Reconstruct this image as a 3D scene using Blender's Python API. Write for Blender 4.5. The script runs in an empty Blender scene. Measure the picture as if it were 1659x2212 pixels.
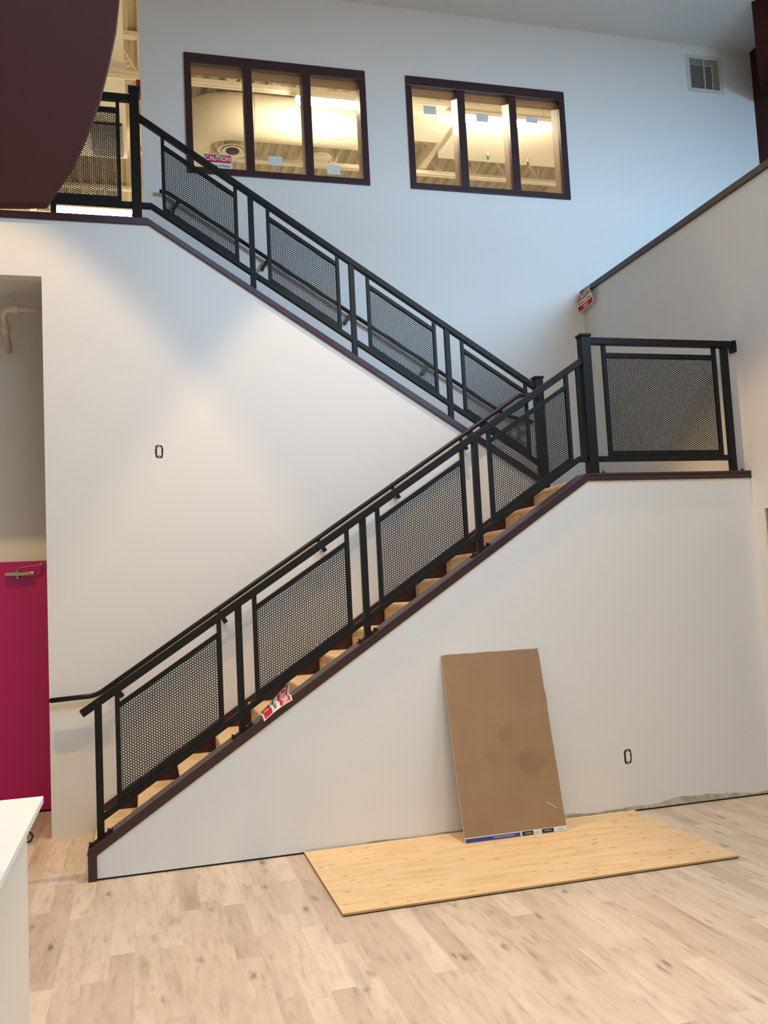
import bpy, bmesh, math, random
from mathutils import Vector, Matrix
random.seed(4)
scene = bpy.context.scene
COL = scene.collection

# ------------------------------------------------------------------ colour / materials
def lin(c):
    return tuple(((v/255.0)/12.92 if v/255.0 <= 0.04045 else (((v/255.0)+0.055)/1.055)**2.4) for v in c)+(1.0,)

def nmat(name):
    m = bpy.data.materials.new(name); m.use_nodes = True
    nt = m.node_tree
    b = nt.nodes['Principled BSDF']
    return m, nt, b

def simple(name, rgb, rough=0.5, metal=0.0, spec=0.5, bump=0.0, bscale=200.0, vary=0.0):
    m, nt, b = nmat(name)
    b.inputs['Base Color'].default_value = lin(rgb)
    b.inputs['Roughness'].default_value = rough
    b.inputs['Metallic'].default_value = metal
    b.inputs['Specular IOR Level'].default_value = spec
    if bump > 0 or vary > 0:
        tc = nt.nodes.new('ShaderNodeTexCoord')
        nz = nt.nodes.new('ShaderNodeTexNoise'); nz.inputs['Scale'].default_value = bscale
        nz.inputs['Detail'].default_value = 4
        nt.links.new(tc.outputs['Object'], nz.inputs['Vector'])
        if bump > 0:
            bp = nt.nodes.new('ShaderNodeBump'); bp.inputs['Strength'].default_value = bump
            bp.inputs['Distance'].default_value = 0.002
            nt.links.new(nz.outputs['Fac'], bp.inputs['Height'])
            nt.links.new(bp.outputs['Normal'], b.inputs['Normal'])
        if vary > 0:
            mx = nt.nodes.new('ShaderNodeMix'); mx.data_type = 'RGBA'
            c = lin(rgb)
            mx.inputs['A'].default_value = c
            mx.inputs['B'].default_value = tuple(v*(1-vary) for v in c[:3])+(1,)
            nt.links.new(nz.outputs['Fac'], mx.inputs['Factor'])
            nt.links.new(mx.outputs['Result'], b.inputs['Base Color'])
    return m

def emit(name, rgb, strength):
    m, nt, b = nmat(name)
    b.inputs['Base Color'].default_value = lin(rgb)
    b.inputs['Emission Color'].default_value = lin(rgb)
    b.inputs['Emission Strength'].default_value = strength
    return m

M = {}
M['wall'] = simple('white_wall_paint', (231, 229, 225), 0.62, spec=0.25, bump=0.12, bscale=350)
M['cream'] = simple('cream_room_paint', (232, 224, 206), 0.6, spec=0.25, bump=0.08, bscale=300)
M['ceil'] = simple('grey_white_ceiling_paint', (226, 223, 218), 0.75, spec=0.15)
M['maroon'] = simple('dark_maroon_paint', (54, 26, 34), 0.33, spec=0.55, bump=0.06, bscale=60)
M['maroon_flat'] = simple('flat_maroon_paint', (62, 27, 22), 0.7, spec=0.2)
M['maroon_skirt'] = simple('deep_maroon_gloss_paint', (58, 22, 28), 0.4)
M['steel'] = simple('black_powder_coated_steel', (15, 15, 15), 0.5, spec=0.28, bump=0.08, bscale=700)
M['steel_pole'] = simple('black_handrail_paint', (14, 13, 12), 0.38, spec=0.35)
M['bolt'] = simple('black_bolt_steel', (14, 14, 14), 0.4)
M['pink'] = simple('magenta_door_paint', (190, 16, 116), 0.38, spec=0.4, bump=0.05, bscale=120)
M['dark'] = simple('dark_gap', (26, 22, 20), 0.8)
M['closer'] = simple('silver_closer_paint', (168, 160, 148), 0.4, metal=0.35)
M['white_pipe'] = simple('white_painted_pipe', (222, 216, 204), 0.5)
M['counter'] = simple('white_laminate_top', (247, 244, 234), 0.3, bump=0.02)
M['counter_body'] = simple('white_melamine_panel', (232, 228, 218), 0.45)
M['rubber'] = simple('dark_rubber_tyre', (44, 40, 38), 0.6)
M['hub'] = simple('grey_wheel_hub', (158, 156, 152), 0.45)
M['plastic'] = simple('white_outlet_plastic', (238, 236, 230), 0.35)
M['slot'] = simple('outlet_slot', (70, 66, 60), 0.6)
M['boxm'] = simple('outlet_box_gap', (40, 36, 32), 0.8, vary=0.6, bscale=90)
M['vent'] = simple('white_grille_enamel', (206, 206, 202), 0.45)
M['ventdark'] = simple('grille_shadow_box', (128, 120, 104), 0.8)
M['paper'] = simple('white_sign_paper', (240, 236, 230), 0.7, spec=0.2)
M['redink'] = simple('red_sign_ink', (206, 44, 54), 0.6, spec=0.2)
M['blackink'] = simple('black_sign_ink', (34, 34, 38), 0.6, spec=0.2)
M['tape'] = simple('yellow_green_masking_tape', (190, 196, 84), 0.6)
M['notepaper'] = simple('pale_note_paper', (228, 228, 222), 0.7, spec=0.2)
M['reveal'] = simple('tan_brown_shaded_reveal', (138, 104, 74), 0.4)  # cream inner frame faces; the tan-brown puts their shade into the colour
M['deck'] = simple('corrugated_deck_paint', (190, 178, 152), 0.6)
M['joist'] = simple('off_white_joist_paint', (238, 228, 206), 0.5)
M['duct'] = simple('white_duct_paint', (228, 218, 196), 0.5, bump=0.05, bscale=40)
M['darkduct'] = simple('dark_grey_register', (48, 44, 38), 0.6)
M['tube'] = emit('lit_fluorescent_lens', (255, 236, 205), 180.0)
M['fixture'] = simple('white_fixture_housing', (236, 230, 214), 0.4)
M['red'] = simple('red_alarm_plastic', (190, 26, 24), 0.4)
M['bluetape'] = simple('blue_printed_tape', (44, 62, 140), 0.5)
M['whitetape'] = simple('white_printed_tape', (222, 218, 214), 0.55)
M['blacktape'] = simple('black_printed_tape', (38, 34, 36), 0.55)
M['greyink'] = simple('pale_grey_print', (170, 168, 178), 0.6)
M['core'] = simple('grey_gypsum_core', (206, 198, 186), 0.8)

def glass():
    m, nt, b = nmat('clear_window_glass')
    out = nt.nodes['Material Output']
    tr = nt.nodes.new('ShaderNodeBsdfTransparent')
    tr.inputs['Color'].default_value = (0.95, 0.96, 0.95, 1)
    gl = nt.nodes.new('ShaderNodeBsdfGlossy'); gl.inputs['Roughness'].default_value = 0.02
    fr = nt.nodes.new('ShaderNodeFresnel'); fr.inputs['IOR'].default_value = 1.45
    mx = nt.nodes.new('ShaderNodeMixShader')
    nt.links.new(fr.outputs['Fac'], mx.inputs['Fac'])
    nt.links.new(tr.outputs['BSDF'], mx.inputs[1]); nt.links.new(gl.outputs['BSDF'], mx.inputs[2])
    nt.links.new(mx.outputs['Shader'], out.inputs['Surface'])
    return m
M['glass'] = glass()

def ramp(nt, stops):
    r = nt.nodes.new('ShaderNodeValToRGB')
    el = r.color_ramp.elements
    while len(el) < len(stops): el.new(0.5)
    for e, (p, c) in zip(el, stops):
        e.position = p; e.color = c if len(c) == 4 else lin(c)
    return r

def wood_floor():
    m, nt, b = nmat('bleached_laminate_planks')
    L = nt.links.new
    tc = nt.nodes.new('ShaderNodeTexCoord')
    mp = nt.nodes.new('ShaderNodeMapping'); mp.inputs['Rotation'].default_value = (0, 0, math.radians(90))
    L(tc.outputs['Object'], mp.inputs['Vector'])
    br = nt.nodes.new('ShaderNodeTexBrick')
    br.inputs['Scale'].default_value = 1.0
    br.inputs['Brick Width'].default_value = 0.78
    br.inputs['Row Height'].default_value = 0.118
    br.inputs['Mortar Size'].default_value = 0.0009
    br.inputs['Mortar Smooth'].default_value = 0.2
    br.offset = 0.37; br.offset_frequency = 2; br.squash = 1.35; br.squash_frequency = 3
    br.inputs['Color1'].default_value = (0, 0, 0, 1); br.inputs['Color2'].default_value = (1, 1, 1, 1)
    br.inputs['Mortar'].default_value = (0.35, 0.35, 0.35, 1)
    L(mp.outputs['Vector'], br.inputs['Vector'])
    tone = ramp(nt, [(0.0, (203, 184, 164)), (0.35, (212, 194, 173)), (0.7, (219, 202, 181)), (1.0, (228, 212, 191))])
    L(br.outputs['Color'], tone.inputs['Fac'])
    # long soft grain along the plank
    mg = nt.nodes.new('ShaderNodeMapping'); mg.inputs['Scale'].default_value = (11, 1.6, 1)
    L(tc.outputs['Object'], mg.inputs['Vector'])
    off = nt.nodes.new('ShaderNodeVectorMath'); off.operation = 'MULTIPLY_ADD'
    off.inputs[1].default_value = (7, 13, 3)
    L(br.outputs['Color'], off.inputs[0]); L(mg.outputs['Vector'], off.inputs[2])
    n1 = nt.nodes.new('ShaderNodeTexNoise'); n1.inputs['Scale'].default_value = 1.0; n1.inputs['Detail'].default_value = 5
    n1.inputs['Roughness'].default_value = 0.62
    L(off.outputs['Vector'], n1.inputs['Vector'])
    r1 = ramp(nt, [(0.28, (176, 172, 168)), (0.44, (238, 237, 236)), (0.60, (255, 255, 255))])
    L(n1.outputs['Fac'], r1.inputs['Fac'])
    mul = nt.nodes.new('ShaderNodeMix'); mul.data_type = 'RGBA'; mul.blend_type = 'MULTIPLY'; mul.inputs['Factor'].default_value = 0.5
    L(tone.outputs['Color'], mul.inputs['A']); L(r1.outputs['Color'], mul.inputs['B'])
    # knots : sparse dark smudges stretched along the grain
    mk = nt.nodes.new('ShaderNodeMapping'); mk.inputs['Scale'].default_value = (9.5, 3.4, 1)
    L(tc.outputs['Object'], mk.inputs['Vector'])
    dist = nt.nodes.new('ShaderNodeTexNoise'); dist.inputs['Scale'].default_value = 2.5; dist.inputs['Detail'].default_value = 3
    L(mk.outputs['Vector'], dist.inputs['Vector'])
    vm = nt.nodes.new('ShaderNodeVectorMath'); vm.operation = 'MULTIPLY_ADD'; vm.inputs[1].default_value = (0.55, 0.55, 0)
    L(dist.outputs['Color'], vm.inputs[0]); L(mk.outputs['Vector'], vm.inputs[2])
    vo = nt.nodes.new('ShaderNodeTexVoronoi'); vo.inputs['Scale'].default_value = 0.75; vo.inputs['Randomness'].default_value = 1.0
    L(vm.outputs['Vector'], vo.inputs['Vector'])
    rk = ramp(nt, [(0.0, (104, 92, 84)), (0.055, (142, 130, 120)), (0.12, (226, 222, 218)), (0.19, (255, 255, 255))])
    L(vo.outputs['Distance'], rk.inputs['Fac'])
    mul2 = nt.nodes.new('ShaderNodeMix'); mul2.data_type = 'RGBA'; mul2.blend_type = 'MULTIPLY'; mul2.inputs['Factor'].default_value = 0.62
    L(mul.outputs['Result'], mul2.inputs['A']); L(rk.outputs['Color'], mul2.inputs['B'])
    # grey wash patches
    n3 = nt.nodes.new('ShaderNodeTexNoise'); n3.inputs['Scale'].default_value = 3.0; n3.inputs['Detail'].default_value = 6
    mw = nt.nodes.new('ShaderNodeMapping'); mw.inputs['Scale'].default_value = (2.6, 0.75, 1)
    L(off.outputs['Vector'], n3.inputs['Vector'])
    rw = ramp(nt, [(0.46, (255, 255, 255)), (0.60, (240, 238, 236)), (0.74, (190, 184, 180))])
    L(n3.outputs['Fac'], rw.inputs['Fac'])
    mul3 = nt.nodes.new('ShaderNodeMix'); mul3.data_type = 'RGBA'; mul3.blend_type = 'MULTIPLY'; mul3.inputs['Factor'].default_value = 0.6
    L(mul2.outputs['Result'], mul3.inputs['A']); L(rw.outputs['Color'], mul3.inputs['B'])
    L(mul3.outputs['Result'], b.inputs['Base Color'])
    b.inputs['Roughness'].default_value = 0.42
    b.inputs['Specular IOR Level'].default_value = 0.35
    bp = nt.nodes.new('ShaderNodeBump'); bp.inputs['Strength'].default_value = 0.15; bp.inputs['Distance'].default_value = 0.001
    L(n1.outputs['Fac'], bp.inputs['Height']); L(bp.outputs['Normal'], b.inputs['Normal'])
    return m
M['floor'] = wood_floor()

def wood_sheet(name, base, dark, knots, scale=(1.2, 7, 1), rough=0.6, amt=0.75):
    m, nt, b = nmat(name); L = nt.links.new
    tc = nt.nodes.new('ShaderNodeTexCoord')
    mp = nt.nodes.new('ShaderNodeMapping'); mp.inputs['Scale'].default_value = scale
    L(tc.outputs['Object'], mp.inputs['Vector'])
    n = nt.nodes.new('ShaderNodeTexNoise'); n.inputs['Scale'].default_value = 2.2; n.inputs['Detail'].default_value = 6
    L(mp.outputs['Vector'], n.inputs['Vector'])
    r = ramp(nt, [(0.34, dark), (0.52, base), (0.75, tuple(min(255, int(v*1.03)) for v in base))])
    L(n.outputs['Fac'], r.inputs['Fac'])
    col = r.outputs['Color']
    if knots:
        mk = nt.nodes.new('ShaderNodeMapping'); mk.inputs['Scale'].default_value = (4.0, 9.5, 1)
        L(tc.outputs['Object'], mk.inputs['Vector'])
        v = nt.nodes.new('ShaderNodeTexVoronoi'); v.inputs['Scale'].default_value = 1.9
        L(mk.outputs['Vector'], v.inputs['Vector'])
        rk = ramp(nt, [(0.0, (120, 80, 44)), (0.06, (170, 126, 80)), (0.11, (226, 204, 176)), (0.22, (255, 255, 255))])
        L(v.outputs['Distance'], rk.inputs['Fac'])
        mx = nt.nodes.new('ShaderNodeMix'); mx.data_type = 'RGBA'; mx.blend_type = 'MULTIPLY'; mx.inputs['Factor'].default_value = amt
        L(col, mx.inputs['A']); L(rk.outputs['Color'], mx.inputs['B'])
        col = mx.outputs['Result']
    L(col, b.inputs['Base Color'])
    b.inputs['Roughness'].default_value = rough; b.inputs['Specular IOR Level'].default_value = 0.335
    return m
M['ply'] = wood_sheet('sanded_softwood_plywood', (236, 204, 158), (226, 190, 140), True)
M['plyedge'] = wood_sheet('layered_plywood_edge', (196, 156, 104), (150, 112, 70), False, scale=(1, 1, 160))
M['tread'] = wood_sheet('raw_stair_board', (222, 199, 165), (206, 178, 138), False, scale=(3, 3, 3))
M['gyp'] = None

def gypsum_face():
    m, nt, b = nmat('brown_gypsum_backing_paper'); L = nt.links.new
    tc = nt.nodes.new('ShaderNodeTexCoord')
    n = nt.nodes.new('ShaderNodeTexNoise'); n.inputs['Scale'].default_value = 3.2; n.inputs['Detail'].default_value = 3
    L(tc.outputs['Object'], n.inputs['Vector'])
    r = ramp(nt, [(0.24, (146, 119, 91)), (0.36, (155, 126, 97)), (0.7, (160, 131, 102))])
    L(n.outputs['Fac'], r.inputs['Fac'])
    col = r.outputs['Color']
    # damp blotches with a shape of their own
    for (cx, cz, rad) in ((0.545, 0.46, 0.13), (0.26, 0.545, 0.065), (0.40, 0.66, 0.09)):
        mp = nt.nodes.new('ShaderNodeMapping'); mp.inputs['Location'].default_value = (-cx, 0, -cz)
        L(tc.outputs['Object'], mp.inputs['Vector'])
        nn = nt.nodes.new('ShaderNodeTexNoise'); nn.inputs['Scale'].default_value = 9
        L(tc.outputs['Object'], nn.inputs['Vector'])
        ln = nt.nodes.new('ShaderNodeVectorMath'); ln.operation = 'LENGTH'
        L(mp.outputs['Vector'], ln.inputs[0])
        ad = nt.nodes.new('ShaderNodeMath'); ad.operation = 'MULTIPLY_ADD'; ad.inputs[1].default_value = 0.10
        L(nn.outputs['Fac'], ad.inputs[0]); L(ln.outputs['Value'], ad.inputs[2])
        mr = nt.nodes.new('ShaderNodeMapRange'); mr.inputs['From Min'].default_value = rad; mr.inputs['From Max'].default_value = rad+0.035
        mr.inputs['To Min'].default_value = 0.42; mr.inputs['To Max'].default_value = 0.0
        L(ad.outputs['Value'], mr.inputs['Value'])
        mx = nt.nodes.new('ShaderNodeMix'); mx.data_type = 'RGBA'
        mx.inputs['B'].default_value = lin((134, 108, 82))
        L(mr.outputs['Result'], mx.inputs['Factor']); L(col, mx.inputs['A'])
        col = mx.outputs['Result']
    L(col, b.inputs['Base Color'])
    b.inputs['Roughness'].default_value = 0.8; b.inputs['Specular IOR Level'].default_value = 0.15
    return m
M['gyp'] = gypsum_face()

def stair_wall_paint():
    """white paint with an unpainted plaster smear along the bottom edge"""
    m, nt, b = nmat('white_wall_paint_with_bare_plaster_edge'); L = nt.links.new
    tc = nt.nodes.new('ShaderNodeTexCoord')
    sp = nt.nodes.new('ShaderNodeSeparateXYZ'); L(tc.outputs['Object'], sp.inputs['Vector'])
    n = nt.nodes.new('ShaderNodeTexNoise'); n.inputs['Scale'].default_value = 3.0; n.inputs['Detail'].default_value = 7
    L(tc.outputs['Object'], n.inputs['Vector'])
    # height of the smear grows with x
    mrx = nt.nodes.new('ShaderNodeMapRange'); mrx.inputs['From Min'].default_value = -1.0; mrx.inputs['From Max'].default_value = 3.6
    mrx.inputs['To Min'].default_value = 0.005; mrx.inputs['To Max'].default_value = 0.17
    L(sp.outputs['X'], mrx.inputs['Value'])
    mu = nt.nodes.new('ShaderNodeMath'); mu.operation = 'MULTIPLY'
    sh = nt.nodes.new('ShaderNodeMath'); sh.operation = 'SUBTRACT'; sh.inputs[1].default_value = 0.17
    L(n.outputs['Fac'], sh.inputs[0]); L(sh.outputs['Value'], mu.inputs[0]); L(mrx.outputs['Result'], mu.inputs[1])
    lt = nt.nodes.new('ShaderNodeMath'); lt.operation = 'LESS_THAN'
    L(sp.outputs['Z'], lt.inputs[0]); L(mu.outputs['Value'], lt.inputs[1])
    n2 = nt.nodes.new('ShaderNodeTexNoise'); n2.inputs['Scale'].default_value = 14; L(tc.outputs['Object'], n2.inputs['Vector'])
    r2 = ramp(nt, [(0.38, (176, 166, 146)), (0.6, (204, 196, 178))]); L(n2.outputs['Fac'], r2.inputs['Fac'])
    mx = nt.nodes.new('ShaderNodeMix'); mx.data_type = 'RGBA'
    mx.inputs['A'].default_value = lin((231, 229, 225)); L(r2.outputs['Color'], mx.inputs['B'])
    L(lt.outputs['Value'], mx.inputs['Factor']); L(mx.outputs['Result'], b.inputs['Base Color'])
    b.inputs['Roughness'].default_value = 0.62; b.inputs['Specular IOR Level'].default_value = 0.335
    n3 = nt.nodes.new('ShaderNodeTexNoise'); n3.inputs['Scale'].default_value = 350; L(tc.outputs['Object'], n3.inputs['Vector'])
    bp = nt.nodes.new('ShaderNodeBump'); bp.inputs['Strength'].default_value = 0.12; bp.inputs['Distance'].default_value = 0.002
    L(n3.outputs['Fac'], bp.inputs['Height']); L(bp.outputs['Normal'], b.inputs['Normal'])
    return m
M['wall_dusty'] = stair_wall_paint()

# ------------------------------------------------------------------ geometry collectors
class MB:
    def __init__(s): s.v = []; s.f = []; s.mi = []
    def add(s, vs, fs, mi=0):
        o = len(s.v); s.v += [tuple(p) for p in vs]
        s.f += [tuple(i+o for i in f) for f in fs]; s.mi += [mi]*len(fs)
        return s
    def box(s, x0, x1, y0, y1, z0, z1, mi=0):
        return s.add([(x0,y0,z0),(x1,y0,z0),(x1,y1,z0),(x0,y1,z0),(x0,y0,z1),(x1,y0,z1),(x1,y1,z1),(x0,y1,z1)],
              [(0,3,2,1),(4,5,6,7),(0,1,5,4),(1,2,6,5),(2,3,7,6),(3,0,4,7)], mi)
    def prism_xz(s, poly, y0, y1, mi=0):
        """polygon in the XZ plane extruded along Y"""
        a = sum(poly[i][0]*poly[(i+1) % len(poly)][1]-poly[(i+1) % len(poly)][0]*poly[i][1] for i in range(len(poly)))
        if a < 0: poly = poly[::-1]
        n = len(poly)
        vs = [(x, y0, z) for x, z in poly]+[(x, y1, z) for x, z in poly]
        fs = [tuple(range(n)), tuple(range(2*n-1, n-1, -1))]
        fs += [(i, i+n, (i+1) % n+n, (i+1) % n) for i in range(n)]
        return s.add(vs, fs, mi)
    def prism_xy(s, poly, z0, z1, mi=0):
        a = sum(poly[i][0]*poly[(i+1) % len(poly)][1]-poly[(i+1) % len(poly)][0]*poly[i][1] for i in range(len(poly)))
        if a < 0: poly = poly[::-1]
        n = len(poly)
        vs = [(x, y, z0) for x, y in poly]+[(x, y, z1) for x, y in poly]
        fs = [tuple(range(n-1, -1, -1)), tuple(range(n, 2*n))]
        fs += [(i, (i+1) % n, (i+1) % n+n, i+n) for i in range(n)]
        return s.add(vs, fs, mi)
    def bar(s, p, q, w, h, up=(0, 0, 1), mi=0):
        p = Vector(p); q = Vector(q); d = (q-p).normalized(); up = Vector(up)
        sx = d.cross(up)
        if sx.length < 1e-5: sx = d.cross(Vector((0, 1, 0)))
        sx.normalize(); u = sx.cross(d).normalized()
        vs = []
        for c in (p, q):
            for a, b in ((-1,-1),(1,-1),(1,1),(-1,1)):
                vs.append(c+sx*a*w/2+u*b*h/2)
        return s.add(vs, [(0,1,2,3),(7,6,5,4),(0,4,5,1),(1,5,6,2),(2,6,7,3),(3,7,4,0)], mi)
    def tube(s, pts, r, n=14, mi=0, caps=True):
        pts = [Vector(p) for p in pts]; rings = []
        t0 = (pts[1]-pts[0]).normalized()
        ref = Vector((0, 1, 0)) if abs(t0.y) < 0.9 else Vector((0, 0, 1))
        nrm = t0.cross(ref).normalized()
        vs = []
        for i, p in enumerate(pts):
            if i == 0: t = t0
            elif i == len(pts)-1: t = (pts[i]-pts[i-1]).normalized()
            else: t = ((pts[i+1]-p).normalized()+(p-pts[i-1]).normalized()).normalized()
            nrm = (nrm-t*nrm.dot(t)).normalized(); bn = t.cross(nrm)
            rr = r[i] if isinstance(r, (list, tuple)) else r
            vs += [p+(nrm*math.cos(2*math.pi*k/n)+bn*math.sin(2*math.pi*k/n))*rr for k in range(n)]
        fs = []
        for i in range(len(pts)-1):
            for k in range(n):
                fs.append((i*n+k, i*n+(k+1) % n, (i+1)*n+(k+1) % n, (i+1)*n+k))
        if caps:
            fs.append(tuple(range(n-1, -1, -1))); fs.append(tuple(range((len(pts)-1)*n, len(pts)*n)))
        return s.add(vs, fs, mi)
    def lathe(s, prof, centre, axis='Z', n=32, mi=0):
        vs = []
        for r, h in prof:
            for k in range(n):
                a = 2*math.pi*k/n
                if axis == 'Z': vs.append((centre[0]+r*math.cos(a), centre[1]+r*math.sin(a), centre[2]+h))
                elif axis == 'Y': vs.append((centre[0]+r*math.cos(a), centre[1]+h, centre[2]+r*math.sin(a)))
                else: vs.append((centre[0]+h, centre[1]+r*math.cos(a), centre[2]+r*math.sin(a)))
        fs = []
        for i in range(len(prof)-1):
            for k in range(n):
                fs.append((i*n+k, i*n+(k+1) % n, (i+1)*n+(k+1) % n, (i+1)*n+k))
        return s.add(vs, fs, mi)
    def build(s, name, mat, parent=None, bevel=0.0, smooth=False, loc=None, fix=True):
        me = bpy.data.meshes.new(name); 
        o = bpy.data.objects.new(name, me)
        off = Vector(loc) if loc is not None else Vector((0, 0, 0))
        me.from_pydata([tuple(Vector(p)-off) for p in s.v], [], s.f)
        mats = mat if isinstance(mat, (list, tuple)) else [mat]
        for m in mats: me.materials.append(m)
        if len(mats) > 1: me.polygons.foreach_set('material_index', s.mi)
        if fix:
            bm = bmesh.new(); bm.from_mesh(me); bmesh.ops.recalc_face_normals(bm, faces=bm.faces); bm.to_mesh(me); bm.free()
        COL.objects.link(o)
        o.location = off
        if parent is not None:
            o.parent = parent
            pl = Vector((0, 0, 0)); pp = parent
            while pp is not None: pl += Vector(pp.location); pp = pp.parent
            o.location = off-pl
        if bevel > 0:
            md = o.modifiers.new('edge', 'BEVEL'); md.width = bevel; md.segments = 2; md.limit_method = 'ANGLE'; md.angle_limit = math.radians(40)
        if smooth:
            me.polygons.foreach_set('use_smooth', [True]*len(me.polygons))
        me.update()
        return o

def tag(o, label, cat, group=None):
    o['label'] = label; o['category'] = cat
    if group: o['group'] = group
    return o
def thing(name, label, cat, loc, group=None):
    o = bpy.data.objects.new(name, None); o.empty_display_size = 0.1; COL.objects.link(o); o.location = loc
    return tag(o, label, cat, group)
def struct(o):
    o['kind'] = 'structure'; return o
def copy_tree(o, parent=None):
    c = o.copy(); COL.objects.link(c)
    if parent is not None: c.parent = parent
    for ch in list(o.children): copy_tree(ch, c)
    return c

# ------------------------------------------------------------------ measured layout (metres)
Y2 = 1.196      # face of the middle wall
Y3 = 2.468      # face of the back wall
XR = 3.693      # face of the right wall
ZL = 2.4985     # landing
ZU = 4.80       # upper floor
ZC = 7.80       # ceiling

def cap1(x): return 0.192+0.643*(x+1.35)         # top line of the front wall cap
def cap2(x): return 4.803-0.6526*(x+0.864)       # top line of the middle wall cap
def rail1(x): return 1.045+0.6395*(x+1.389)      # top line of the lower guard rail
def foot1(x): return 0.342+0.6445*(x+1.264)      # underside of its bottom rail
def rail2(x): return 5.705-0.6555*(x+0.895)
def foot2(x): return 4.905-0.655*(x+0.82)

# ------------------------------------------------------------------ setting
struct(MB().box(-6.2, 6.6, -9.0, 2.3, -0.12, 0.0).build('floor', M['floor']))
x_top1 = -1.35+(2.506-0.192)/0.643
# front stair wall
pf = [(-1.325, 0.012), (-1.325, cap1(-1.325)-0.03), (x_top1+0.01, 2.477), (XR, 2.477), (XR, 0.012)]
struct(MB().prism_xz(pf, 0.0, 0.12).build('wall_front', M['wall_dusty']))
struct(MB().box(-1.32, XR, 0.006, 0.11, 0.0, 0.013).build('trim_1', M['dark']))
# cap and end fascia of the front wall
cap = MB()
face = [(-1.352, 0.0), (-1.352, cap1(-1.352)), (x_top1, 2.506), (XR+0.001, 2.506), (XR+0.001, 2.447), (2.264, 2.447), (-1.296, 0.156), (-1.296, 0.0)]
for k in (0, 2, 4):
    pass
# split the fascia into convex strips so the polygon stays clean
def strip(mb, pts_top, pts_bot, y0, y1):
    for i in range(len(pts_top)-1):
        mb.prism_xz([pts_bot[i], pts_bot[i+1], pts_top[i+1], pts_top[i]], y0, y1)
def band(mb, top, bot, y0, y1):
    n = len(top)
    vs = [(x, y0, z) for x, z in top]+[(x, y0, z) for x, z in bot]+[(x, y1, z) for x, z in top]+[(x, y1, z) for x, z in bot]
    fs = []
    for i in range(n-1):
        fs.append((i, i+1, n+i+1, n+i)); fs.append((2*n+i, 3*n+i, 3*n+i+1, 2*n+i+1))
        fs.append((i, 2*n+i, 2*n+i+1, i+1)); fs.append((n+i, n+i+1, 3*n+i+1, 3*n+i))
    fs.append((0, n, 3*n, 2*n)); fs.append((n-1, 3*n-1, 4*n-1, 2*n-1))
    mb.add(vs, fs)
band(cap, [(-1.352, 0.0), (-1.352, cap1(-1.352)-0.020), (x_top1, 2.486), (XR, 2.486)],
          [(-1.298, 0.0), (-1.298, 0.155), (2.264, 2.447), (XR, 2.447)], -0.019, 0.138)
band(cap, [(-1.356, 0.166), (-1.352, cap1(-1.352)), (x_top1, 2.506), (XR, 2.506)],
          [(-1.35, 0.160), (-1.346, cap1(-1.352)-0.021), (x_top1+0.006, 2.486), (XR, 2.486)], -0.023, 0.142)
struct(cap.build('trim_2', M['maroon'], bevel=0.004))
# pale bead under the landing cap
struct(MB().box(2.27, XR-0.002, -0.006, 0.001, 2.438, 2.447).build('trim_3', M['wall']))

# middle wall with the header over the passage
pm = [(-1.677, 0.0), (2.50, 0.0), (2.50, cap2(2.50)-0.04), (-0.858, 4.762), (-1.677, 4.762)]
wm = MB().prism_xz(pm, Y2, Y2+0.124)
wm.box(-6.0, -1.677, Y2, Y2+0.124, 4.285, 4.762)
struct(wm.build('wall_middle', M['wall']))
cap = MB()
band(cap, [(-6.0, 4.803), (-0.864, 4.803), (2.50, cap2(2.50))], [(-6.0, 4.742), (-0.850, 4.742), (2.50, cap2(2.50)-0.072)], Y2-0.02, Y2+0.144)
struct(cap.build('trim_4', M['maroon'], bevel=0.005))
# skirting board of the lower flight on the middle wall
sk = MB()
def sk1(x): return 0.282+0.638*(x+1.19)
band(sk, [(-1.335, sk1(-1.335)), (2.37, sk1(2.37)), (2.48, 2.62)], [(-1.335, 0.0), (2.37, sk1(2.37)-0.32), (2.48, 2.36)], Y2-0.016, Y2-0.0005)
struct(sk.build('trim_5', M['maroon_skirt']))
# landing slab and sloped soffits under the upper flight
struct(MB().box(2.366, XR, 0.12, Y3, 2.25, ZL).build('floor_landing', M['tread']))
fl = MB()
for k in range(13):
    x1 = 2.35-k*0.272; z = ZL+(k+1)*0.177
    if x1 < -0.86: break
    fl.box(x1-0.272, x1, Y2+0.126, Y3-0.001, z-0.30, z)
struct(fl.build('floor_flight', M['tread']))
struct(MB().box(-6.0, -0.872, Y2+0.125, 11.2, 4.30, ZU-0.002).box(-0.872, 6.1, 2.67, 11.2, 4.30, ZU-0.002).build('floor_upper', M['ceil']))
struct(MB().box(XR+0.1, 6.1, -5.2, Y3, 4.45, ZU-0.05).build('floor_mezzanine', M['ceil']))

# back wall with two window openings and a grille opening, in pieces around the holes
W1 = (-0.430, 1.350, 5.850, 7.025); W2 = (1.835, 3.600, 5.850, 7.025); V = (5.262, 5.650, 7.275, 7.645)
bw = MB(); y0, y1 = Y3, Y3+0.200
xs = [-0.872, W1[0], W1[1], W2[0], W2[1], V[0], V[1], 6.25]
bw.box(-0.872, 6.25, y0, y1, 0.0, 5.850)
for a, b in ((xs[0], xs[1]), (xs[2], xs[3]), (xs[4], xs[5]), (xs[6], xs[7])): bw.box(a, b, y0, y1, 5.850, 8.9)
for w in (W1, W2): bw.box(w[0], w[1], y0, y1, 7.025, 8.9)
bw.box(V[0], V[1], y0, y1, 5.850, V[2]); bw.box(V[0], V[1], y0, y1, V[3], 8.9)
struct(bw.build('wall_back', M['wall']))
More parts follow.
